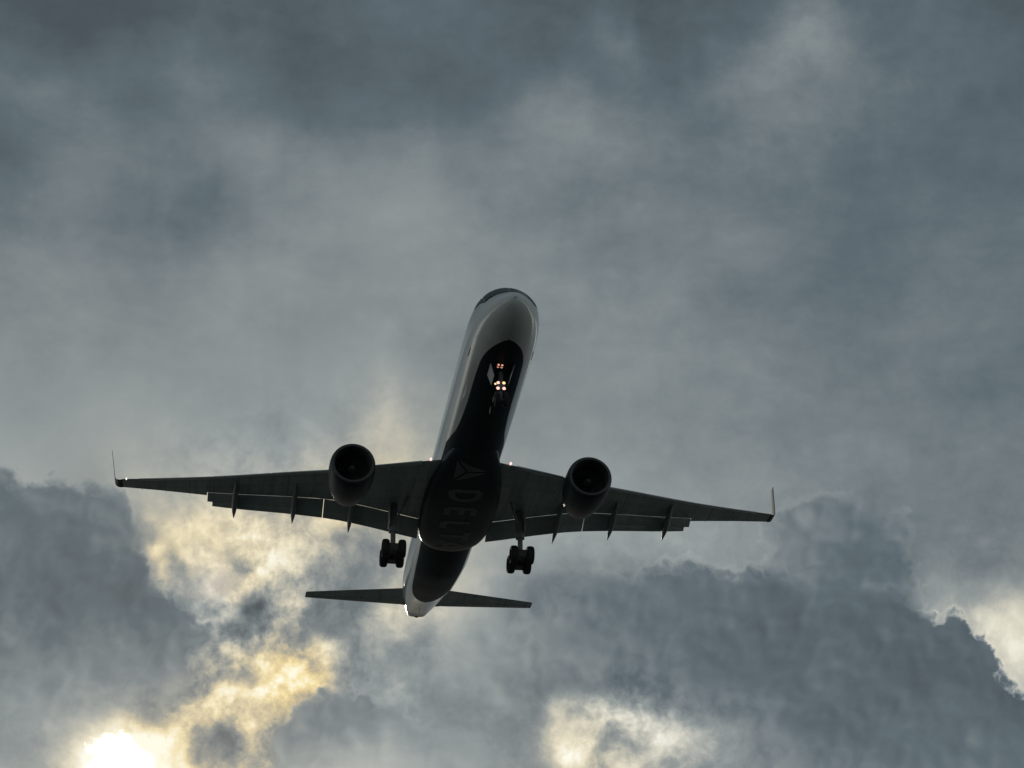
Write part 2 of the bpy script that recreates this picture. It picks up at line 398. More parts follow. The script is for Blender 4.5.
crisp = N.m('SUBTRACT', N.smooth(N.m('ADD', N.noise(Dw, 4.6, 7, 0.62), N.m('MULTIPLY', bil, 0.25)), 0.38, 0.64), 0.5)
tex = N.m('ADD', N.m('MULTIPLY_ADD', N.m('MULTIPLY', crisp, texf), 0.42, N.m('MULTIPLY', n_mid, 0.8)), N.m('ADD', N.m('MULTIPLY', N.m('MULTIPLY', n_fine, texf), 1.2), N.m('MULTIPLY', N.m('MULTIPLY', bil, texf), 0.9)))
texf = N.m('MULTIPLY', texf, N.smooth(base, 0.36, 0.70, 0.35, 1.0))
n_lay = N.m('SUBTRACT', N.noise(N.v('MULTIPLY', Dw, (0.8, 1.5, 1.7)), 1.0, 7, 0.60), 0.5)
base_v0 = N.m('MULTIPLY', N.m('ADD', n_lay, N.m('MULTIPLY', bil, 0.35)), N.smooth(base, 0.62, 0.50, 0.0, 0.15))
base_v = N.m('ADD', base_v0, N.m('MULTIPLY_ADD', N.m('SUBTRACT', tex, N.m('MULTIPLY', texf, 0.10)), texf, N.m('MULTIPLY_ADD', n_lo, 0.08, base)))

# dark cumulus in two depths, each with a ragged billowing edge
edge = N.m('ADD', N.m('MULTIPLY', n_mid, 0.85), N.m('ADD', N.m('MULTIPLY', bil, 0.95), N.m('MULTIPLY', n_fine, 0.16)))
rim_k = N.m('MULTIPLY', N.m('MULTIPLY', N.m('SUBTRACT', 0.40, soft, clamp=True), N.m('ADD', 0.5, N.m('MULTIPLY', n_lo, 4.0), clamp=True)), 0.17)


def layer(under, dist, level, soft_, hold, shade, rk=1.0):
    q = N.m('ADD', dist, N.m('MULTIPLY', edge, N.m('MULTIPLY_ADD', soft_, 0.35, hold)))
    al = N.smooth(N.m('DIVIDE', q, soft_), -0.25, 1.0)
    lv = N.m('ADD', level, N.m('ADD', N.m('MULTIPLY', n_mid, 0.14), N.m('ADD', N.m('MULTIPLY', n_lo, 0.10), N.m('MULTIPLY', relief, shade))))
    rim = N.m('MULTIPLY', N.smooth(N.m('ABSOLUTE', N.m('SUBTRACT', q, 0.01)), 0.0, 0.075, 1.0, 0.0), N.m('MULTIPLY', rim_k, rk))
    return N.m('ADD', N.mix(al, under, lv), rim), al


val, al_b = layer(base_v, sdb, back, N.m('MULTIPLY', soft, 0.75), 0.42, 0.20, 1.6)
val, al_f = layer(val, sd, mass, soft, 0.50, 0.18)

# air lit round the sun, broken by the cloud
SUNP = (tuple(SUN_DIR))
sang = N.m('MULTIPLY', N.m('ARCCOSINE', N.m('MINIMUM', N.v('DOT_PRODUCT', D, SUNP), 0.9999999)), UNIT)     # units from the sun
sang2 = N.m('ADD', sang, N.m('ADD', N.m('MULTIPLY', n_mid, 0.8), N.m('MULTIPLY', n_fine, 0.30)))
halo = N.m('MULTIPLY', N.m('ADD', N.m('MULTIPLY', N.m('EXPONENT', N.m('MULTIPLY', sang, -2.2)), 0.42), N.m('MULTIPLY', N.m('EXPONENT', N.m('MULTIPLY', N.m('MULTIPLY', sang2, sang2), -9.0)), 0.16)),
           N.m('ADD', 0.9, N.m('ADD', N.m('MULTIPLY', n_mid, 1.6), N.m('MULTIPLY', n_fine, 0.8))))
disc = N.smooth(sang2, 0.17, 0.335, 1.0, 0.0)
val = N.m('ADD', val, halo)
val = N.m('MAXIMUM', val, N.m('MULTIPLY', disc, 1.05))
warm = N.m('MULTIPLY', warm, N.m('MULTIPLY_ADD', al_f, -0.8, 1.0))
warm = N.m('MULTIPLY', warm, N.m('MULTIPLY_ADD', al_b, -0.6, 1.0))
warm2 = N.m('ADD', warm, N.m('MULTIPLY', halo, 0.6), clamp=True)

# a brighter strip added low in the unseen sky, mirrored along the fuselage sides
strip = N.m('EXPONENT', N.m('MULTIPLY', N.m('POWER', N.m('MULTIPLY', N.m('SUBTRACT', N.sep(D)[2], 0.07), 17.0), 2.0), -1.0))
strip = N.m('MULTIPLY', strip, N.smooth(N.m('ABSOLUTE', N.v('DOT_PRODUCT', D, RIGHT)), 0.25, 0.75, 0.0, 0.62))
# away from this part of the sky: the same overcast, plainer
front = N.smooth(N.v('DOT_PRODUCT', D, FWD), 0.72, 0.93)
upz = N.sep(D)[2]
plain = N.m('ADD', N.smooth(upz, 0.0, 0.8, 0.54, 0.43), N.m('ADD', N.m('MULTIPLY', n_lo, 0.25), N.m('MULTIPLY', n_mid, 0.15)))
low_dim = N.smooth(upz, 0.03, 0.235, 0.75, 1.0)          # invented dimming of the unseen low sky, set by the belly reflections
val = N.mix(front, N.m('ADD', plain, strip), N.m('MULTIPLY', val, low_dim))
warm2 = N.m('MULTIPLY', warm2, N.m('MULTIPLY', front, low_dim))

cool = N.ramp(val, [(0.0, (0.0, 0.0, 0.0)), (0.33, (0.070, 0.091, 0.108)), (0.42, (0.111, 0.147, 0.168)),
                    (0.50, (0.187, 0.220, 0.236)), (0.60, (0.289, 0.325, 0.328)), (0.72, (0.465, 0.485, 0.455)),
                    (0.85, (0.71, 0.71, 0.64)), (1.0, (1.0, 0.99, 0.90))])
hot = N.ramp(val, [(0.0, (0.0, 0.0, 0.0)), (0.35, (0.095, 0.105, 0.105)), (0.50, (0.205, 0.222, 0.222)),
                   (0.62, (0.38, 0.355, 0.28)), (0.74, (0.66, 0.535, 0.30)), (0.86, (0.92, 0.75, 0.39)),
                   (1.0, (1.0, 0.96, 0.76))])
col = N.mixc(warm2, cool, hot)
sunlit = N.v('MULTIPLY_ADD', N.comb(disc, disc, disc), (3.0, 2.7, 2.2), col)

sky = N.new('ShaderNodeTexSky', sky_type='NISHITA', sun_disc=False, sun_elevation=SUN_EL, sun_rotation=SUN_AZ, altitude=20.0, air_density=1.0, dust_density=1.5)
bg_sky = N.new('ShaderNodeBackground')
bg_sky.inputs['Strength'].default_value = 0.05
NT.links.new(sky.outputs[0], bg_sky.inputs['Color'])
bg_cloud = N.new('ShaderNodeBackground')
bg_cloud.inputs['Strength'].default_value = 1.0
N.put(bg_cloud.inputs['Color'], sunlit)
# one small break in the cloud shows blue
hole = N.m('SQRT', N.m('ADD', N.m('POWER', N.m('SUBTRACT', a0, 2.15), 2.0), N.m('POWER', N.m('MULTIPLY', N.m('SUBTRACT', b0, 5.88), 1.5), 2.0)))
cover = N.m('MAXIMUM', N.smooth(N.m('ADD', hole, N.m('MULTIPLY', n_mid, 0.8)), 0.02, 0.40, 0.80, 0.985), 0.0)
ms = N.new('ShaderNodeMixShader')
N.put(ms.inputs[0], cover)
NT.links.new(bg_sky.outputs[0], ms.inputs[1])
NT.links.new(bg_cloud.outputs[0], ms.inputs[2])
wo = N.new('ShaderNodeOutputWorld')
NT.links.new(ms.outputs[0], wo.inputs['Surface'])
world.cycles.sampling_method = 'MANUAL'
world.cycles.sample_map_resolution = 512

# ------------------------------------------------------------------ helpers
def nset(nt):
    nt.nodes.clear()
    return Nodes(nt)


def material(name, build):
    mt = bpy.data.materials.new(name)
    mt.use_nodes = True
    n = nset(mt.node_tree)
    out = n.new('ShaderNodeOutputMaterial')
    sh = build(n)
    mt.node_tree.links.new(sh, out.inputs['Surface'])
    return mt


def principled(n, color, rough=0.5, metal=0.0, coat=0.0, normal=None, spec=0.5):
    p = n.new('ShaderNodeBsdfPrincipled')
    n.put(p.inputs['Base Color'], color if isinstance(color, bpy.types.NodeSocket) else (*color, 1.0))
    n.put(p.inputs['Roughness'], rough)
    p.inputs['Metallic'].default_value = metal
    p.inputs['Coat Weight'].default_value = coat
    p.inputs['Coat Roughness'].default_value = 0.08
    n.put(p.inputs['Specular IOR Level'], spec)
    if normal is not None:
        n.put(p.inputs['Normal'], normal)
    return p.outputs[0]


def objco(n):
    return n.new('ShaderNodeTexCoord').outputs['Object']


def grime(n, color, amount=0.25, scale=0.8, stretch=(0.25, 1.0, 1.0)):
    """weathered colour: streaks drawn out along the airflow plus fine speckle"""
    v = n.v('MULTIPLY', objco(n), stretch)
    a = n.noise(v, scale, 6, 0.6)
    b = n.noise(objco(n), 6.0, 3, 0.6)
    f = n.m('ADD', n.m('MULTIPLY', n.m('SUBTRACT', a, 0.5), amount * 2.2), n.m('MULTIPLY', n.m('SUBTRACT', b, 0.5), amount * 0.7))
    k = n.m('ADD', 1.0, f)
    return n.v('SCALE', tuple(color), s=k)


def bumpy(n, scale=1.2, dist=0.02, strength=0.25):
    b = n.new('ShaderNodeBump')
    b.inputs['Strength'].default_value = strength
    b.inputs['Distance'].default_value = dist
    n.put(b.inputs['Height'], n.noise(objco(n), scale, 3, 0.5))
    return b.outputs[0]


def simple(name, color, rough=0.5, metal=0.0, coat=0.0, dirt=0.25, scale=0.8, spec=0.5):
    return material(name, lambda n: principled(n, grime(n, color, dirt, scale), rough, metal, coat, spec=spec))


def glow(name, color, strength):
    def b(n):
        e = n.new('ShaderNodeEmission')
        # the filament side of the lens burns a little brighter than its rim
        lw = n.new('ShaderNodeLayerWeight')
        lw.inputs['Blend'].default_value = 0.4
        n.put(e.inputs['Color'], (*color, 1.0))
        n.put(e.inputs['Strength'], n.m('MULTIPLY', strength, n.m('SUBTRACT', 1.15, n.m('MULTIPLY', lw.outputs['Facing'], 0.5))))
        return e.outputs[0]
    return material(name, b)


def mesh_obj(name, verts, faces, mat, parent=None, smooth=True, sharp=None):
    me = bpy.data.meshes.new(name)
    me.from_pydata([tuple(v) for v in verts], [], faces)
    me.update()
    bm = bmesh.new()
    bm.from_mesh(me)
    bmesh.ops.remove_doubles(bm, verts=bm.verts, dist=1e-5)
    bmesh.ops.recalc_face_normals(bm, faces=bm.faces)
    bm.to_mesh(me)
    bm.free()
    if smooth:
        me.polygons.foreach_set('use_smooth', [True] * len(me.polygons))
        me.set_sharp_from_angle(angle=math.radians(sharp if sharp else 38))
    for m_ in (mat if isinstance(mat, (list, tuple)) else [mat]):
        me.materials.append(m_)
    o = bpy.data.objects.new(name, me)
    C.objects.link(o)
    if parent is not None:
        o.parent = parent
    return o


class MB:
    """collects vertices and faces of one part"""
    def __init__(self):
        self.v, self.f = [], []

    def add(self, verts, faces):
        k = len(self.v)
        self.v += [tuple(p) for p in verts]
        self.f += [tuple(i + k for i in f) for f in faces]

    def loft(self, rings, caps=(True, True), closed=True):
        n = len(rings[0])
        vs_, fs = [], []
        for r in rings:
            vs_ += [tuple(p) for p in r]
        for i in range(len(rings) - 1):
            for j in range(n if closed else n - 1):
                k = (j + 1) % n
                fs.append((i * n + j, i * n + k, (i + 1) * n + k, (i + 1) * n + j))
        if caps[0]:
            fs.append(tuple(range(n))[::-1])
        if caps[1]:
            fs.append(tuple((len(rings) - 1) * n + j for j in range(n)))
        self.add(vs_, fs)

    def revolve(self, prof, centre, axis='x', seg=48, caps=(False, False)):
        """profile [(distance along axis, radius)]"""
        rings = []
        for a, r in prof:
            ring = []
            for j in range(seg):
                t = 2 * math.pi * j / seg
                c, s = math.cos(t) * r, math.sin(t) * r
                p = {'x': (a, c, s), 'y': (c, a, s), 'z': (c, s, a)}[axis]
                ring.append((p[0] + centre[0], p[1] + centre[1], p[2] + centre[2]))
            rings.append(ring)
        self.loft(rings, caps)

    def tube(self, p, q, r0, r1=None, seg=14):
        p, q = Vector(p), Vector(q)
        r1 = r0 if r1 is None else r1
        d = (q - p).normalized()
        u = d.orthogonal().normalized()
        w = d.cross(u)
        self.loft([[p + (u * math.cos(t) + w * math.sin(t)) * r0 for t in [2 * math.pi * j / seg for j in range(seg)]],
                   [q + (u * math.cos(t) + w * math.sin(t)) * r1 for t in [2 * math.pi * j / seg for j in range(seg)]]])

    def box(self, c, s, rot=None):
        vs_ = []
        for x in (-.5, .5):
            for y in (-.5, .5):
                for z in (-.5, .5):
                    p = Vector((x * s[0], y * s[1], z * s[2]))
                    if rot is not None:
                        p = rot @ p
                    vs_.append(p + Vector(c))
        self.add(vs_, [(0, 1, 3, 2), (4, 6, 7, 5), (0, 4, 5, 1), (2, 3, 7, 6), (0, 2, 6, 4), (1, 5, 7, 3)])

    def build(self, name, mat, parent=None, smooth=True, sharp=None):
        return mesh_obj(name, self.v, self.f, mat, parent, smooth, sharp)


def pchip(xk, yk):
    xk, yk = np.array(xk, float), np.array(yk, float)
    h = np.diff(xk)
    dl = np.diff(yk) / h
    d = np.zeros(len(xk))
    for i in range(1, len(xk) - 1):
        if dl[i - 1] * dl[i] > 0:
            w1, w2 = 2 * h[i] + h[i - 1], h[i] + 2 * h[i - 1]
            d[i] = (w1 + w2) / (w1 / dl[i - 1] + w2 / dl[i])
    d[0], d[-1] = dl[0], dl[-1]

    def f(x):
        x = np.clip(x, xk[0], xk[-1])
        i = np.clip(np.searchsorted(xk, x) - 1, 0, len(h) - 1)
        t = (x - xk[i]) / h[i]
        return ((2 * t**3 - 3 * t**2 + 1) * yk[i] + (t**3 - 2 * t**2 + t) * h[i] * d[i] + (-2 * t**3 + 3 * t**2) * yk[i + 1] + (t**3 - t**2) * h[i] * d[i + 1])
    return f


# ------------------------------------------------------------------ ground (below the frame; it bounces light up at the aircraft)
gm = material('airfield_grass', lambda n: principled(
    n, n.ramp(n.noise(objco(n), 0.02, 8, 0.65), [(0.3, (0.008, 0.020, 0.021)), (0.55, (0.014, 0.031, 0.031)), (0.75, (0.022, 0.040, 0.039))]), 0.95))
G = 26000.0
ground = mesh_obj('ground', [(-G, -G, 0), (G, -G, 0), (G, G, 0), (-G, G, 0)], [(0, 1, 2, 3)], gm, smooth=False)
ground['kind'] = 'structure'

# ------------------------------------------------------------------ airliner: x runs aft from the nose, +y is its right wing, z up, metres
ROOT = Vector((22.0, 0.0, -4.8))
plane = bpy.data.objects.new('airliner', None)
C.objects.link(plane)
plane.empty_display_size = 2.0
plane.matrix_world = Matrix(((-0.139683, -0.990148, -0.009768, -2.8626), (0.987736, -0.140024, 0.069069, 128.4919),
                             (-0.069756, 0.0, 0.997564, 47.4363), (0, 0, 0, 1)))
plane['label'] = 'dark twin engine passenger jet flying low overhead with wheels and flaps down'
plane['category'] = 'airplane'


def settle(o):
    """model coordinates are nose-based; the Empty sits under the main wheels"""
    for v in o.data.vertices:
        v.co -= ROOT
    return o


def put(mb, name, mat, parent, label=None, smooth=True, sharp=None):
    o = settle(mb.build(name, mat, parent, smooth, sharp))
    if label:
        o['label'] = label
    return o


WHITE, NAVY = (0.60, 0.62, 0.62), (0.009, 0.026, 0.035)

# fuselage sections
FX = [0, .06, .2, .5, 1.0, 1.5, 2.0, 2.5, 3.0, 4.0, 5.5, 7.5, 12, 20, 30, 33, 36, 39, 42, 44.5, 46.2, 46.95]
FT = [-.62, -.43, -.27, -.06, .23, .49, .91, 1.31, 1.57, 1.83, 1.96, 2.0, 2.0, 2.0, 2.0, 2.0, 1.98, 1.93, 1.82, 1.62, 1.42, 1.30]
FB = [-.62, -.80, -.98, -1.20, -1.45, -1.62, -1.74, -1.82, -1.89, -1.97, -2.0, -2.0, -2.0, -2.0, -2.0, -1.88, -1.45, -.80, -.05, .52, .88, 1.0]
FW = [0.0, .22, .42, .70, 1.00, 1.22, 1.40, 1.54, 1.64, 1.78, 1.86, 1.88, 1.88, 1.88, 1.88, 1.88, 1.82, 1.70, 1.44, 1.08, .76, .58]
fT, fB, fW = pchip(FX, FT), pchip(FX, FB), pchip(FX, FW)


def fus_point(x, phi):
    """phi 0 = keel, pi = crown, positive to +y"""
    t, b, w = float(fT(x)), float(fB(x)), float(fW(x))
    zw = b + (t - b) * 0.5
    c = math.cos(phi)
    return (x, w * math.sin(phi), zw - (zw - b) * c if c > 0 else zw - (t - zw) * c)


SEG = 112
xs_f = np.unique(np.concatenate([np.linspace(0, 1, 22) ** 2 * 6.0, np.linspace(6, 30, 40), np.linspace(30, 46.95, 52)]))
mb = MB()
mb.loft([[fus_point(x, 2 * math.pi * j / SEG) for j in range(SEG)] for x in xs_f[1:]], caps=(False, True))
k0 = len(mb.v)
mb.v.append((0, 0, -.62))
mb.f += [(k0, (j + 1) % SEG, j) for j in range(SEG)]


def fuselage_paint(n):
    p = n.v('ADD', objco(n), tuple(ROOT))
    x, y, z = n.sep(p)
    # height of the paint line above the keel as an angle, by station
    ay = n.m('ABSOLUTE', y)
    zc = n.new('ShaderNodeFloatCurve')
    fx = n.m('DIVIDE', x, 47.0)

    def curve(pts):
        c = n.new('ShaderNodeFloatCurve')
        cu = c.mapping.curves[0]
        cu.points[0].location = (pts[0][0] / 47.0, pts[0][1])
        cu.points[1].location = (pts[-1][0] / 47.0, pts[-1][1])
        for a, b in pts[1:-1]:
            cu.points.new(a / 47.0, b)
        c.mapping.update()
        n.put(c.inputs['Value'], fx)
        return c.outputs[0]
    n.nt.nodes.remove(zc)
    hw = curve([(0, 0)] + [(q, float(fW(q)) / 2) for q in (.3, .8, 1.6, 2.3, 3, 4, 5.5, 7.5, 12, 30, 33, 36, 39, 42, 44.5)] + [(47, .05)])
    mid = curve([(0, .3)] + [(q, (float(fT(q) + fB(q)) / 2 + 1.5) / 4) for q in (1, 2.3, 4, 7.5, 12, 30, 33, 36, 39, 42, 44.5)] + [(47, .66)])
    hh = curve([(0, 0)] + [(q, float(fT(q) - fB(q)) / 8) for q in (.3, .8, 1.6, 2.3, 3, 4, 5.5, 7.5, 12, 30, 33, 36, 39, 42, 44.5)] + [(47, .04)])
    sy = n.m('DIVIDE', ay, n.m('MULTIPLY', hw, 2.0))
    sz = n.m('DIVIDE', n.m('SUBTRACT', n.m('MULTIPLY_ADD', mid, 4.0, -1.5), z), n.m('MULTIPLY', hh, 4.0))
    phi = n.m('ARCTAN2', sy, sz)
    fx2 = n.m('DIVIDE', x, 16.0)

    def front_curve(pts):
        c = n.new('ShaderNodeFloatCurve')
        cu = c.mapping.curves[0]
        cu.points[0].location = (pts[0][0] / 16.0, pts[0][1])
        cu.points[1].location = (pts[-1][0] / 16.0, pts[-1][1])
        for a_, b_ in pts[1:-1]:
            cu.points.new(a_ / 16.0, b_)
        for q in cu.points:
            q.handle_type = 'AUTO_CLAMPED'
        c.mapping.update()
        n.put(c.inputs['Value'], fx2)
        return c.outputs[0]
    lim_f = front_curve([(0, 0), (2.28, 0), (2.42, .045), (2.65, .09), (3.0, .135), (3.6, .18), (4.6, .218), (6.5, .236), (10, .243), (13.6, .285), (14.6, .32), (16, .37)])
    lim_r = curve([(0, .3), (16, .37), (24, .38), (31, .33), (35, .30), (38, .27), (39.6, .22), (40.6, .15), (41.2, .07), (41.5, 0.0), (47, 0)])
    lim = n.mix(n.m('GREATER_THAN', x, 15.9), lim_f, lim_r)
    navy = n.smooth(n.m('SUBTRACT', n.m('MULTIPLY', lim, math.pi * 0.9), phi), -0.010, 0.010)
    # cabin windows, doors' outlines
    w1 = n.m('LESS_THAN', n.m('ABSOLUTE', n.m('SUBTRACT', z, 0.62)), 0.17)
    fr = n.m('FRACT', n.m('DIVIDE', x, 0.508))
    w2 = n.m('LESS_THAN', n.m('ABSOLUTE', n.m('SUBTRACT', fr, 0.5)), 0.24)
    w3 = n.m('MULTIPLY', n.m('GREATER_THAN', x, 6.2), n.m('LESS_THAN', x, 38.0))
    win = n.m('MULTIPLY', n.m('MULTIPLY', w1, w2), w3)
    wh = grime(n, WHITE, 0.16, 0.7)
    nv = grime(n, NAVY, 0.3, 0.7)
    # oil and dirt streaks down the keel
    streak = n.m('MULTIPLY', n.smooth(n.noise(n.v('MULTIPLY', p, (0.12, 2.2, 2.2)), 1.0, 5, 0.6), 0.5, 0.72), n.smooth(phi, 1.0, 0.2))
    wh = n.mixc(n.m('MULTIPLY', streak, 0.35), wh, (0.30, 0.28, 0.25, 1))
    col_ = n.mixc(navy, wh, nv)
    col_ = n.mixc(win, col_, (0.02, 0.022, 0.026, 1))
    # panel joints every frame bay
    fj = n.m('FRACT', n.m('DIVIDE', x, 3.05))
    joint = n.m('LESS_THAN', fj, 0.008)
    col_ = n.mixc(n.m('MULTIPLY', joint, 0.45), col_, (0.05, 0.05, 0.05, 1))
    return principled(n, col_, n.m('MULTIPLY_ADD', navy, 0.38, n.m('MULTIPLY_ADD', n.noise(p, 0.9, 4, 0.5), 0.14, 0.06)), coat=0.0, spec=n.m('MULTIPLY_ADD', navy, -0.50, 0.56), normal=bumpy(n, 0.9, 0.008, 0.15))


M_fus = material('fuselage_paint', fuselage_paint)
M_navy = simple('navy_paint', NAVY, 0.45, coat=0.0, dirt=0.35, spec=0.22)
def skin(n, color):
    p = n.v('ADD', objco(n), tuple(ROOT))
    x, y, z = n.sep(p)
    ay = n.m('ABSOLUTE', y)
    xs_ = n.m('MULTIPLY_ADD', ay, -0.42, x)                 # sweep taken out
    rib = n.m('LESS_THAN', n.m('FRACT', n.m('DIVIDE', ay, 1.42)), 0.024)
    spar = n.m('LESS_THAN', n.m('FRACT', n.m('DIVIDE', xs_, 1.15)), 0.030)
    line = n.m('MAXIMUM', rib, spar)
    # oval tank hatches between the spars
    hx = n.m('SUBTRACT', n.m('FRACT', n.m('DIVIDE', xs_, 2.3)), 0.5)
    hy = n.m('SUBTRACT', n.m('FRACT', n.m('DIVIDE', ay, 0.71)), 0.5)
    hr = n.m('SQRT', n.m('ADD', n.m('POWER', n.m('MULTIPLY', hx, 2.3), 2.0), n.m('POWER', n.m('MULTIPLY', hy, 1.1), 2.0)))
    hatch = n.m('LESS_THAN', n.m('ABSOLUTE', n.m('SUBTRACT', hr, 0.20)), 0.022)
    line = n.m('MAXIMUM', line, hatch)
    st = n.smooth(n.noise(n.v('MULTIPLY', p, (0.16, 2.4, 1.0)), 1.0, 5, 0.6), 0.45, 0.75)
    c = grime(n, color, 0.38, 0.9)
    c = n.mixc(n.m('MULTIPLY', st, 0.5), c, (0.12, 0.12, 0.11, 1))
    c = n.mixc(n.m('MULTIPLY', line, 0.55), c, (0.03, 0.03, 0.03, 1))
    return principled(n, c, n.m('MULTIPLY_ADD', n.noise(p, 1.3, 3, 0.5), 0.25, 0.28), normal=bumpy(n, 1.5, 0.008, 0.2))


M_wing = material('wing_grey_paint', lambda n: skin(n, (0.46, 0.50, 0.50)))
M_flap = simple('flap_grey_paint', (0.38, 0.41, 0.41), 0.45, dirt=0.45, scale=1.0)
M_slat = simple('bare_slat_metal', (0.50, 0.51, 0.52), 0.38, metal=0.55, dirt=0.3)
M_metal = simple('bare_metal', (0.55, 0.55, 0.56), 0.30, metal=1.0, dirt=0.3)
M_dark = simple('dark_steel', (0.07, 0.07, 0.072), 0.5, metal=0.6, dirt=0.4, scale=3)
M_hot = simple('exhaust_metal', (0.10, 0.095, 0.09), 0.65, metal=0.3, dirt=0.5, scale=2)
M_liner = simple('inlet_liner', (0.06, 0.062, 0.064), 0.7, dirt=0.3, scale=2)
M_canoe = simple('fairing_grey_paint', (0.22, 0.24, 0.24), 0.4, dirt=0.4)
M_tyre = simple('tyre_rubber', (0.018, 0.018, 0.018), 0.85, dirt=0.4, scale=4)
M_strut = simple('gear_grey_paint', (0.20, 0.21, 0.21), 0.5, dirt=0.4, scale=4)
M_door = simple('gear_door_paint', (0.24, 0.25, 0.25), 0.35, dirt=0.3, scale=2)
M_letter = simple('belly_letter_paint', (0.115, 0.125, 0.125), 0.5, dirt=0.5, scale=1.2)
M_red = simple('tail_red_paint', (0.32, 0.012, 0.022), 0.25, coat=0.3, dirt=0.2)
M_glass = material('cockpit_glass', lambda n: principled(n, (0.012, 0.014, 0.016), 0.22, spec=0.30))
M_lamp = glow('landing_lamp_glow', (1.0, 0.52, 0.42), 1.6)
M_lamp_core = glow('warm_lamp_glow', (1.0, 0.60, 0.30), 1.5)
M_lamp_mirror = glow('lamp_reflection_glow', (1.0, 0.45, 0.30), 0.9)
M_wlamp = glow('wing_lamp_glow', (1.0, 0.74, 0.69), 1.15)
M_nav = glow('tip_lamp_glow', (1.0, 1.0, 0.98), 2.0)

fus = put(mb, 'fuselage', M_fus, plane)

# cockpit windscreen panes, a hair proud of the skin
def skin_patch(name, corners, mat, parent, off=0.012, nu=8, nv=5, label=None):
    """corners in (x, phi): quad laid over the fuselage skin"""
    rows = []
    for i in range(nu + 1):
        for j in range(nv + 1):
            s, t = i / nu, j / nv
            x = (1 - s) * ((1 - t) * corners[0][0] + t * corners[3][0]) + s * ((1 - t) * corners[1][0] + t * corners[2][0])
            f = (1 - s) * ((1 - t) * corners[0][1] + t * corners[3][1]) + s * ((1 - t) * corners[1][1] + t * corners[2][1])
            p = Vector(fus_point(x, f))
            e = Vector(fus_point(x + .02, f)) - Vector(fus_point(x - .02, f))
            g = Vector(fus_point(x, f + .02)) - Vector(fus_point(x, f - .02))
            nrm = e.cross(g).normalized()
            c = Vector((x, 0, 0.5 * float(fT(x) + fB(x))))
            if nrm.dot(p - c) < 0:
                nrm = -nrm
            rows.append(p + nrm * off)
    fs = [(i * (nv + 1) + j, (i + 1) * (nv + 1) + j, (i + 1) * (nv + 1) + j + 1, i * (nv + 1) + j + 1) for i in range(nu) for j in range(nv)]
    m_ = MB()
    m_.add(rows, fs)
    o = put(m_, name, mat, parent, label)
    md = o.modifiers.new('thick', 'SOLIDIFY')
    md.thickness = 0.02
    md.offset = 0
    return o


R_ = math.radians
for sgn in (1, -1):
    skin_patch('windscreen_pane', [(1.52, sgn * R_(179)), (2.46, sgn * R_(179)), (2.58, sgn * R_(149)), (1.64, sgn * R_(136.4))], M_glass, fus)
    skin_patch('windscreen_pane', [(1.66, sgn * R_(136)), (2.60, sgn * R_(148)), (2.85, sgn * R_(128)), (1.92, sgn * R_(112.4))], M_glass, fus)
    skin_patch('windscreen_pane', [(1.98, sgn * R_(112)), (2.92, sgn * R_(127)), (3.6, sgn * R_(122)), (3.45, sgn * R_(108))], M_glass, fus)
    # forward entry door outline
    for cs in ([(5.0, sgn * R_(62)), (5.9, sgn * R_(62)), (5.9, sgn * R_(63)), (5.0, sgn * R_(63))],):
        skin_patch('door_sill', cs, M_dark, fus, 0.006, 6, 1)

# ---------------------------------------------------------------- wing-to-body fairing under the belly
def fairing_section(x):
    t = (x - 14.6) / (28.9 - 14.6)
    k = (math.sin(math.pi * min(1, t / 0.55) / 2) if t < 0.55 else math.sqrt(max(0.0, 1 - ((t - 0.55) / 0.45) ** 3.2)))
    hw = 1.0 + 1.18 * k
    bot = -1.90 - 0.48 * k
    top = -0.75 - 0.15 * k
    ring = []
    for j in range(40):
        a = 2 * math.pi * j / 40
        ca, sa = math.cos(a), math.sin(a)
        y = hw * math.copysign(abs(sa) ** (1.0 - 0.22 * k), sa)
        z = (bot + top) / 2 - (top - bot) / 2 * math.copysign(abs(ca) ** (1.0 - 0.34 * k), ca)
        ring.append((x, y, z))
    return ring


mb = MB()
fxs = list(np.linspace(14.6, 27.0, 30)) + list(27.0 + 1.9 * np.sin(np.linspace(0, math.pi / 2, 18))[1:])
mb.loft([fairing_section(x) for x in fxs])
belly = put(mb, 'belly_fairing', M_navy, plane, 'navy belly fairing between the wings', sharp=60)


def belly_z(x, y):
    ring = fairing_section(x)
    low = sorted([(p[1], p[2]) for p in ring if p[2] < (-1.96 - .75) / 2])
    ys_ = [p[0] for p in low]
    zs_ = [p[1] for p in low]
    return float(np.interp(y, ys_, zs_))


# belly lettering: reads nose to tail, tops towards the left wing
def strokes(ch):
    """polylines in a unit box (u along the word, v up)"""
    if ch == 'D':
        arc = [(0.12 + .30 + .46 * math.sin(t), .5 + .5 * math.cos(t)) for t in np.linspace(0, math.pi, 12)]
        return [[(0.12, 0), (0.12, 1)], [(0.12, 1)] + arc + [(0.12, 0)]]
    if ch == 'E':
        return [[(0.15, 0), (0.15, 1)], [(0.15, 1), (0.85, 1)], [(0.15, .52), (0.75, .52)], [(0.15, 0), (0.85, 0)]]
    if ch == 'L':
        return [[(0.2, 1), (0.2, 0)], [(0.2, 0), (0.85, 0)]]
    if ch == 'T':
        return [[(0.5, 0), (0.5, 1)], [(0.05, 1), (0.95, 1)]]
    if ch == 'A':
        return [[(0.02, 0), (0.5, 1)], [(0.5, 1), (0.98, 0)], [(0.2, .33), (0.8, .33)]]


def on_belly(u, v, x0, sx, y0, sy, off=0.012):
    x = x0 + u * sx
    y = y0 - (v - .5) * sy
    return (x, y, belly_z(x, y) - off)


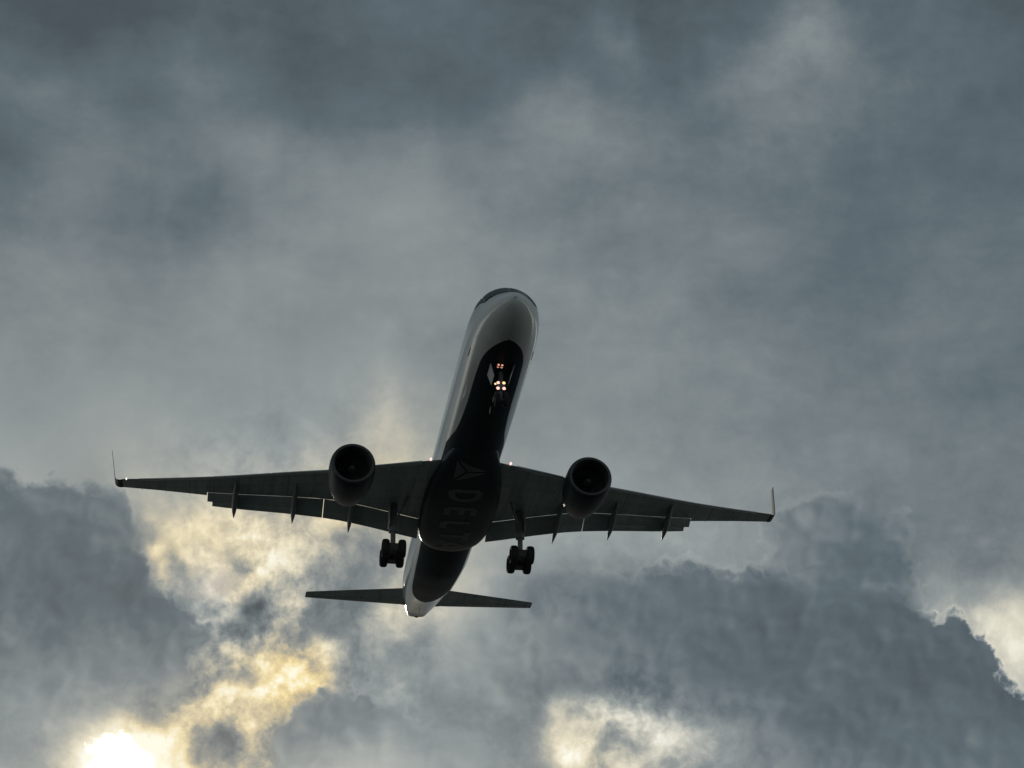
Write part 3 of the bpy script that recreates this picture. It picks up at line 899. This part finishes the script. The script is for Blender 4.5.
def ribbon(mb_, pts, w, x0, sx, y0, sy, off):
    """a flat painted stroke that follows the belly"""
    P2 = []
    for (ua, va), (ub, vb) in zip(pts[:-1], pts[1:]):
        n_ = max(2, int(math.hypot((ub - ua) * sx, (vb - va) * sy) / 0.12))
        for i in range(n_):
            P2.append((ua + (ub - ua) * i / n_, va + (vb - va) * i / n_))
    P2.append(pts[-1])
    W_ = np.array([(u * sx, v * sy) for u, v in P2])
    d = np.gradient(W_, axis=0)
    d /= np.linalg.norm(d, axis=1)[:, None] + 1e-9
    nrm = np.c_[-d[:, 1], d[:, 0]] * w / 2
    rows = []
    for p, q in zip(W_, nrm):
        for s in (-1, 1):
            a = p + q * s
            rows.append(on_belly(a[0] / sx, a[1] / sy, x0, sx, y0, sy, off))
    mb_.add(rows, [(2 * i, 2 * i + 2, 2 * i + 3, 2 * i + 1) for i in range(len(W_) - 1)])


for k, (ch, x0) in enumerate(zip('DELTA', (19.35, 21.55, 23.45, 25.0, 26.55))):
    mb = MB()
    sx = 1.35 if ch in 'EL' else 1.5
    for i, st in enumerate(strokes(ch)):
        ribbon(mb, st, 0.38, x0, sx, 0.04, 1.55, 0.012 + 0.003 * i)
    put(mb, 'belly_letter', M_letter, belly, 'faint grey letter %s painted on the belly' % ch, smooth=False)
# the folded-triangle emblem ahead of the word
emb = MB()
def tri(pts):
    n_ = 8
    rows, idx = [], {}
    for i in range(n_ + 1):
        for j in range(n_ + 1 - i):
            a, b = i / n_, j / n_
            u = pts[0][0] * (1 - a - b) + pts[1][0] * a + pts[2][0] * b
            v = pts[0][1] * (1 - a - b) + pts[1][1] * a + pts[2][1] * b
            idx[(i, j)] = len(rows)
            rows.append(on_belly(u, v, 16.1, 2.4, 0.05, 1.75))
    fs = []
    for i in range(n_):
        for j in range(n_ - i):
            fs.append((idx[(i, j)], idx[(i + 1, j)], idx[(i, j + 1)]))
            if j < n_ - i - 1:
                fs.append((idx[(i + 1, j)], idx[(i + 1, j + 1)], idx[(i, j + 1)]))
    emb.add(rows, fs)
tri([(0.04, 0.04), (0.47, 0.40), (0.47, 1.04)])
tri([(0.96, 0.04), (0.53, 0.40), (0.53, 1.04)])
tri([(0.10, 0.0), (0.90, 0.0), (0.50, 0.33)])
put(emb, 'belly_emblem', M_letter, belly, 'faint grey triangle emblem painted on the belly', smooth=False)

# ---------------------------------------------------------------- wings
def zl(y):
    y = abs(y)
    return -1.30 + 0.0875 * (y - 1.88) + 0.0008 * y * y


LEx = pchip([0, 2.24, 5.1, 7.7, 9.3, 14.7, 19, 20.1], [16.8, 17.95, 19.5, 21.0, 21.75, 24.4, 26.25, 26.7])
TEx = pchip([0, 1.6, 2.6, 4.1, 5.5, 7.3, 9, 12.8, 14.6], [26.4, 26.0, 25.8, 25.45, 25.15, 24.95, 25.2, 26.1, 26.5])
TEo = pchip([14.6, 17.2, 20.1], [26.95, 27.25, 27.75])


def foil(n=13, camber=0.012):
    """closed section, chord 0..1, lower surface first point at LE; returns (t, z/thickness)"""
    xs_ = (1 - np.cos(np.linspace(0, math.pi, n))) / 2
    th = 2.9 * (0.2969 * np.sqrt(xs_) - .126 * xs_ - .3516 * xs_**2 + .2843 * xs_**3 - .0965 * xs_**4)
    up = [(x, 1.25 * t + 0.05) for x, t in zip(xs_, th)]
    lo = [(x, -0.62 * t + 0.05) for x, t in zip(xs_, th)]
    return lo + up[::-1][1:-1]


FOIL = foil()


def section(xle, xte, y, z, thick, twist=0.0, plane_='xz', drop=0.0):
    c = xte - xle
    ring = []
    for t, h in FOIL:
        zz = z + h * thick * c * 0.5 + twist * (t - 0.4) * c - drop * t
        ring.append((xle + t * c, y, zz))
    return ring


def wing_side(s):
    nm = 'wing'
    mb_ = MB()
    ys_ = [0.6, 1.9, 2.6, 4.1, 5.5, 6.6, 7.3, 8.2, 9, 10.5, 12, 13.4, 14.6]
    mb_.loft([section(float(LEx(y)), float(TEx(y)), s * y, zl(y), 0.125 - 0.002 * y) for y in ys_])
    ys_ = [14.595, 16, 17.5, 19, 19.56]
    mb_.loft([section(float(LEx(y)), float(TEo(y)), s * y, zl(y), 0.10, 0.01) for y in ys_])
    w = put(mb_, nm, M_wing, plane, 'right wing with raised blended tip' if s > 0 else 'left wing with raised blended tip')
    # leading edge slats, drooped a little ahead of and below the wing
    for a, b in ((2.7, 5.6), (7.7, 11.0), (11.06, 14.3), (14.36, 18.6)):
        sl_ = MB()
        rings = []
        for q in np.linspace(a, b, 6):
            c = 0.34 - 0.008 * q
            x0 = float(LEx(q)) - c * 0.42
            z0 = zl(q) - 0.045
            prof = [(0.0, 0.0), (0.08, -.12), (0.30, -.20), (0.70, -.16), (1.0, -.10), (1.0, -.05), (0.72, .10), (0.35, .24), (0.10, .16)]
            rings.append([(x0 + t * c, s * q, z0 + h * c * 1.2) for t, h in prof])
        sl_.loft(rings)
        put(sl_, 'slat', M_slat, w)
    # slotted flaps
    for a, b, tip in ((2.05, 7.755, False), (7.795, 14.55, True)):
        fl, af = MB(), MB()
        rings, rings2 = [], []
        for q in np.linspace(a, b, 7):
            dx = float(np.interp(q, [2, 7.6, 8, 14.5], [1.28, 1.22, 1.22, 0.86]))
            dz = float(np.interp(q, [2, 7.6, 8, 14.5], [0.66, 0.63, 0.60, 0.44]))
            x0, z0 = float(TEx(q)) + 0.03, zl(q) + 0.012
            L = math.hypot(dx, dz)
            ux, uz = dx / L, -dz / L
            nx, nz = -uz, ux
            prof = [(0, 0), (.10, -.055), (.45, -.06), (.68, -.035), (.70, 0), (.66, .045), (.35, .085), (.10, .075)]
            rings.append([(x0 + (t * ux + h * nx) * L, s * q, z0 + (t * uz + h * nz) * L) for t, h in prof])
            r2 = [(.60, .0), (.66, -.045), (.86, -.04), (1.0, -.02), (1.0, -.008), (.85, .02), (.74, .03)]
            tl = 0.10
            rings2.append([(x0 + (t * ux + h * nx) * L, s * (q if not (tip and q == b) else b - 0.30), z0 + (t * uz + h * nz) * L - tl * max(0, t - .7)) for t, h in r2])
        fl.loft(rings)
        af.loft(rings2)
        f = put(fl, 'flap', M_flap, w)
        put(af, 'aft_flap', M_flap, w)
    # flap track canoes
    for q in (6.15, 9.5, 12.95):
        tipx = {6.15: 27.42, 9.5: 27.25, 12.95: 27.68}[q]
        p0 = Vector((float(TEx(q)) - 1.9, s * q, zl(q) - 0.02))
        p1 = Vector((float(TEx(q)) - 0.2, s * q, zl(q) - 0.34))
        p2 = Vector((tipx, s * q, zl(q) - 0.86))
        cn = MB()
        rings = []
        for t in np.linspace(0, 1, 17):
            c = p0 * (1 - t) ** 2 + p1 * 2 * t * (1 - t) + p2 * t * t
            r = 0.21 * (math.sin(math.pi * min(t * 1.25, 1) / 2 + 0.0) if t < .5 else 1.0) ** 0.6 * (1 - max(0, (t - 0.55) / 0.45) ** 1.8) + 0.015
            rings.append([(c.x, c.y + r * 0.85 * math.cos(a), c.z + r * 1.35 * math.sin(a)) for a in np.linspace(0, 2 * math.pi, 15)[:-1]])
        cn.loft(rings)
        o = put(cn, 'flap_fairing', M_canoe, w)
    # blended winglet: curls up out of the tip
    wl = MB()
    rings = []
    for t in np.linspace(0, 1, 18):
        # arc, then straight
        if t < 0.4:
            a = t / 0.4 * R_(82)
            yy, zz = 19.55 + 0.5 * math.sin(a), 0.5 * (1 - math.cos(a))
        else:
            a = R_(82)
            L = (t - 0.4) / 0.6 * 2.45
            yy, zz = 19.55 + 0.5 * math.sin(a) + L * math.cos(a), 0.5 * (1 - math.cos(a)) + L * math.sin(a)
        xle = 26.48 + 0.72 * min(t / .4, 1) + max(0, (t - .4) / .6) * 1.35
        ch = 1.17 - 0.30 * min(t / .4, 1) - max(0, (t - .4) / .6) * 0.30
        ny, nz = -math.sin(a), math.cos(a)
        rings.append([(xle + q * ch, s * (yy + ny * h * ch * .05), zl(19.55) + zz + nz * h * ch * .045) for q, h in FOIL])
    wl.loft(rings)
    put(wl, 'winglet', M_navy if s < 0 else M_navy, w, 'right winglet curving upward' if s > 0 else 'left winglet curving upward')
    # landing lamp in the wing root, white tip lamp
    lp = MB()
    lp.revolve([(0.0, 0.0), (0.02, .05), (0.08, .075), (0.2, .075)], (17.60, s * 2.27, -1.27), 'x', 18)
    put(lp, 'root_lamp', M_wlamp, w, 'small lit lamp in the wing root')
    if s > 0:
        tl_ = MB()
        tl_.revolve([(0.0, 0.0), (0.02, .025), (0.08, .04), (0.2, .04)], (26.30, s * 19.35, zl(19.35) + .02), 'x', 12)
        put(tl_, 'tip_lamp', M_nav, w, 'small white lamp near the wing tip')
    # static wicks and fuel dump mast along the outer trailing edge
    for q in (15.6, 17.0, 18.4):
        st_ = MB()
        st_.tube((float(TEo(q)) - .02, s * q, zl(q) + .02), (float(TEo(q)) + .22, s * q, zl(q) - .01), 0.010, 0.005, 6)
        put(st_, 'static_wick', M_dark, w)
    return w


wing_r = wing_side(1)
wing_l = wing_side(-1)

# ---------------------------------------------------------------- engines
def engine(s):
    cx, cy, cz = 16.50, s * (6.66 + .06 * s), -2.36
    nc = MB()
    nc.revolve([(0.10, 1.225), (0.22, 1.255), (0.5, 1.28), (1.1, 1.29), (1.9, 1.265), (2.7, 1.17), (3.4, 1.02), (3.85, .91), (3.86, .88), (3.4, .94), (2.8, 1.0)], (cx, cy, cz), 'x', 72)
    n_ = put(nc, 'engine', M_navy, plane, 'engine under the right wing' if s > 0 else 'engine under the left wing')
    lp = MB()
    lp.revolve([(0.105, 1.223), (0.05, 1.20), (0.01, 1.155), (0.0, 1.11), (0.02, 1.045), (0.10, 1.005)], (cx, cy, cz), 'x', 72)
    put(lp, 'inlet_lip', M_dark, n_)
    ln = MB()
    ln.revolve([(0.10, 1.005), (0.3, .985), (0.9, 1.0), (1.0, 1.0)], (cx, cy, cz), 'x', 64)
    put(ln, 'inlet_duct', M_liner, n_)
    fn = MB()
    for k in range(26):
        a0_ = 2 * math.pi * k / 26
        rows = []
        for i in range(6):
            r = 0.30 + 0.69 * i / 5
            tw = R_(28 + 30 * i / 5)
            w = 0.13 + 0.03 * i / 5
            for e in (-1, 1):
                a = a0_ + e * w * math.sin(tw) / r
                rows.append((cx + 0.98 + e * w * math.cos(tw), cy + r * math.cos(a), cz + r * math.sin(a)))
        fn.add(rows, [(2 * i, 2 * i + 1, 2 * i + 3, 2 * i + 2) for i in range(5)])
    fn.revolve([(1.22, 0.05), (1.22, 1.0)], (cx, cy, cz), 'x', 48)
    put(fn, 'fan', M_dark, n_)
    sp = MB()
    sp.revolve([(0.52, 0.0), (0.55, .07), (0.66, .17), (0.82, .26), (1.0, .31), (1.1, .31)], (cx, cy, cz), 'x', 32)
    put(sp, 'spinner', M_dark, n_)
    co = MB()
    co.revolve([(2.4, .78), (3.2, .76), (3.9, .62), (4.35, .47), (4.36, .43), (4.1, .40), (4.5, .26), (4.95, .04)], (cx, cy, cz), 'x', 48)
    put(co, 'exhaust_nozzle', M_hot, n_)
    # pylon
    py = MB()
    rings = []
    for x, z0, z1, w in ((cx + .75, cz + 1.20, cz + 1.32, .05), (cx + 1.6, cz + 1.1, cz + 1.62, .15), (cx + 3.2, cz + .85, zl(6.6) + .12, .21), (cx + 5.0, cz + .55, zl(6.6) + .1, .22), (cx + 6.6, cz + .95, zl(6.6) - .02, .15), (cx + 7.8, cz + 1.5, zl(6.6) - .06, .04)):
        rings.append([(x, cy - w, z0), (x, cy + w, z0), (x, cy + w * .8, z1), (x, cy - w * .8, z1)])
    py.loft(rings)
    put(py, 'pylon', M_wing, n_)
    return n_


engine(1)
engine(-1)

# ---------------------------------------------------------------- tail
def tailplane(s):
    mb_ = MB()
    rings = []
    for q in np.linspace(0.5, 7.55, 9):
        le = float(np.interp(q, [0.5, 1.4, 7.6], [41.15, 41.65, 44.75]))
        te = float(np.interp(q, [0.5, 1.4, 7.6], [44.5, 44.45, 45.75]))
        rings.append(section(le, te, s * q, 0.80 + 0.115 * (q - 1), 0.10))
    rings.append(section(44.86, 45.74, s * 7.62, 0.80 + 0.115 * 6.62, 0.05))
    mb_.loft(rings)
    t = put(mb_, 'tailplane', M_wing, plane, 'right half of the tailplane' if s > 0 else 'left half of the tailplane')
    el = MB()
    rings = []
    for q in np.linspace(1.5, 7.3, 6):
        te = float(np.interp(q, [1.4, 7.6], [44.45, 45.75]))
        c = float(np.interp(q, [1.4, 7.6], [0.55, 0.25]))
        z = 0.80 + 0.115 * (q - 1)
        rings.append([(te - c, s * q, z - .03), (te + .02, s * q, z + .0), (te + .02, s * q, z + .015), (te - c, s * q, z + .05)])
    el.loft(rings)
    put(el, 'elevator', M_flap, t)


tailplane(1)
tailplane(-1)
mb = MB()
rings = []
for t in np.linspace(0, 1, 9):
    z = 1.7 + t * 7.4
    xle, xte = 37.4 + t * 6.3, 45.3 + t * 1.9
    rings.append([(xle + q * (xte - xle), h * (xte - xle) * .048 - .02, z) for q, h in FOIL])
mb.loft(rings)
fin = put(mb, 'tail_fin', M_navy, plane)
mb = MB()
rings = []
for t in np.linspace(0.12, 0.96, 6):
    z = 1.7 + t * 7.4
    xte = 45.3 + t * 1.9
    c = 1.9 - t * 0.9
    w = 0.16 - .09 * t
    rings.append([(xte - c, -w, z), (xte + .15, -.02, z), (xte + .15, .02, z), (xte - c, w, z)])
mb.loft(rings)
put(mb, 'rudder', M_red, fin)
mb = MB()
mb.revolve([(0.0, .20), (0.12, .19), (0.16, .13), (0.05, .11)], (46.85, 0, 1.15), 'x', 24)
put(mb, 'exhaust_pipe', M_hot, plane, 'small tail cone exhaust')
mb = MB()
mb.box((44.0, .1, .30), (.18, .02, .30))
put(mb, 'drain_mast', M_dark, plane)

# ---------------------------------------------------------------- wheels
def wheel(parent, c, r, w):
    t = MB()
    t.revolve([(-.30 * w, r * .55), (-.46 * w, r * .62), (-.50 * w, r * .80), (-.40 * w, r * .94), (-.18 * w, r), (.18 * w, r), (.40 * w, r * .94), (.50 * w, r * .80), (.46 * w, r * .62), (.30 * w, r * .55)], c, 'y', 40)
    tt = put(t, 'wheel', M_tyre, parent)
    h = MB()
    h.revolve([(-.30 * w, .02), (-.30 * w, r * .30), (-.20 * w, r * .50), (-.32 * w, r * .57), (.32 * w, r * .57), (.20 * w, r * .50), (.30 * w, r * .30), (.30 * w, .02)], c, 'y', 28)
    put(h, 'hub', M_dark, parent)


def main_gear(s):
    bx, by, bz = 24.18, s * 3.74, -4.34
    top = Vector((24.35, s * 3.70, zl(3.7) + .05))
    st = MB()
    st.tube(top, (24.25, by, -2.85), 0.21, 0.21, 20)
    st.tube((24.25, by, -2.70), (bx, by, bz + .05), 0.15, 0.15, 18)
    st.tube((24.25, by, -2.98), (24.25, by, -2.70), 0.26, 0.26, 20)
    g = put(st, 'main_gear', M_strut, plane, 'right main landing gear with four wheels' if s > 0 else 'left main landing gear with four wheels')
    bm_ = MB()
    ax = .61
    tilt = 0.05
    bm_.tube((bx - ax - .05, by, bz + tilt), (bx + ax + .05, by, bz - tilt), .13, .13, 16)
    bm_.tube((bx - ax, by - .62, bz + tilt), (bx - ax, by + .62, bz + tilt), .075, .075, 14)
    bm_.tube((bx + ax, by - .62, bz - tilt), (bx + ax, by + .62, bz - tilt), .075, .075, 14)
    bm_.box((bx - ax, by, bz + tilt), (.62, .50, .42))
    bm_.box((bx + ax, by, bz - tilt), (.62, .50, .42))
    put(bm_, 'bogie_beam', M_dark, g)
    tq = MB()
    tq.tube((24.42, by, -2.95), (24.95, by, -3.45), .06, .045, 10)
    tq.tube((24.95, by, -3.45), (24.32, by, -4.0), .045, .06, 10)
    put(tq, 'torque_link', M_strut, g)
    br = MB()
    br.tube((24.28, by, -2.5), (22.9, s * 3.0, -1.2), .07, .07, 12)
    put(br, 'side_brace', M_strut, g)
    dr = MB()
    dr.box((24.3, s * 3.98, -1.95), (.95, .045, 1.35))
    put(dr, 'gear_door', M_wing, g)
    for i in (-1, 1):
        for j in (-1, 1):
            wheel(g, (bx + i * ax, by + j * .475, bz - i * tilt), .54, .43)


main_gear(1)
main_gear(-1)

# nose gear
nx_, nz_ = 5.42, -3.62
st = MB()
st.tube((5.55, .0, -1.8), (5.47, 0, -2.75), .13, .13, 18)
st.tube((5.47, 0, -2.72), (nx_, 0, nz_), .08, .08, 14)
st.tube((nx_, -.32, nz_), (nx_, .32, nz_), .06, .06, 12)
ng = put(st, 'nose_gear', M_strut, plane, 'nose landing gear with lit lamps')
db = MB()
db.tube((5.5, .0, -2.45), (7.0, 0, -1.95), .06, .06, 12)
put(db, 'drag_brace', M_strut, ng)
for j in (-1, 1):
    wheel(ng, (nx_, j * .23, nz_), .40, .22)
for s in (1, -1):
    d_ = MB()
    d_.loft([[(4.75, s * .60, -1.90), (6.05, s * .60, -1.90), (6.0, s * .40, -2.52), (4.95, s * .40, -2.50)],
             [(4.75, s * .635, -1.90), (6.05, s * .635, -1.90), (6.0, s * .435, -2.52), (4.95, s * .435, -2.50)]])
    put(d_, 'gear_door', M_door, ng)


def lamp(parent, c, r, mat, label):
    cs = MB()
    cs.revolve([(0.20, r * .5), (0.12, r * 1.05), (0.0, r * 1.12), (0.0, r * 1.0)], c, 'x', 20, (True, False))
    h_ = put(cs, 'lamp_housing', M_dark, parent)
    ln_ = MB()
    ln_.revolve([(-0.035, 0.0), (-0.03, r * .4), (-0.012, r * .8), (0.012, r * 1.0)], c, 'x', 20)
    put(ln_, 'lamp_lens', mat, parent, label)


for (y, z, x, r, mt_) in ((.165, -2.72, 5.28, .085, M_lamp), (-.13, -2.72, 5.28, .085, M_lamp_core), (.31, -2.80, 5.28, .06, M_lamp_core),
                          (.185, -3.08, 5.2, .09, M_lamp), (-.13, -3.08, 5.2, .09, M_lamp)):
    lamp(ng, (x, y, z), r, mt_, 'lit landing lamp on the nose leg')
mb = MB()
mb.box((5.35, 0.0, -2.9), (.10, .42, .5))
put(mb, 'lamp_bracket', M_strut, ng)

# four small glows added under the nose as the reflection of the landing lamps
for y, x in ((.06, 4.50), (.25, 4.47), (.06, 4.72), (.25, 4.69)):
    lamp(ng, (x, y, -2.115), .058, M_lamp_mirror, 'small glow for the lamp reflection under the nose')

# belly aerials and drain mast
for x, h in ((8.1, .20), (9.4, .26)):
    a = MB()
    a.loft([[(x, -.02, -1.985), (x + .42, -.02, -1.985), (x + .42, .02, -1.985), (x, .02, -1.985)],
            [(x + .22, -.008, -2 - h), (x + .42, -.008, -2 - h), (x + .42, .008, -2 - h), (x + .22, .008, -2 - h)]])
    put(a, 'blade_aerial', M_flap, plane)
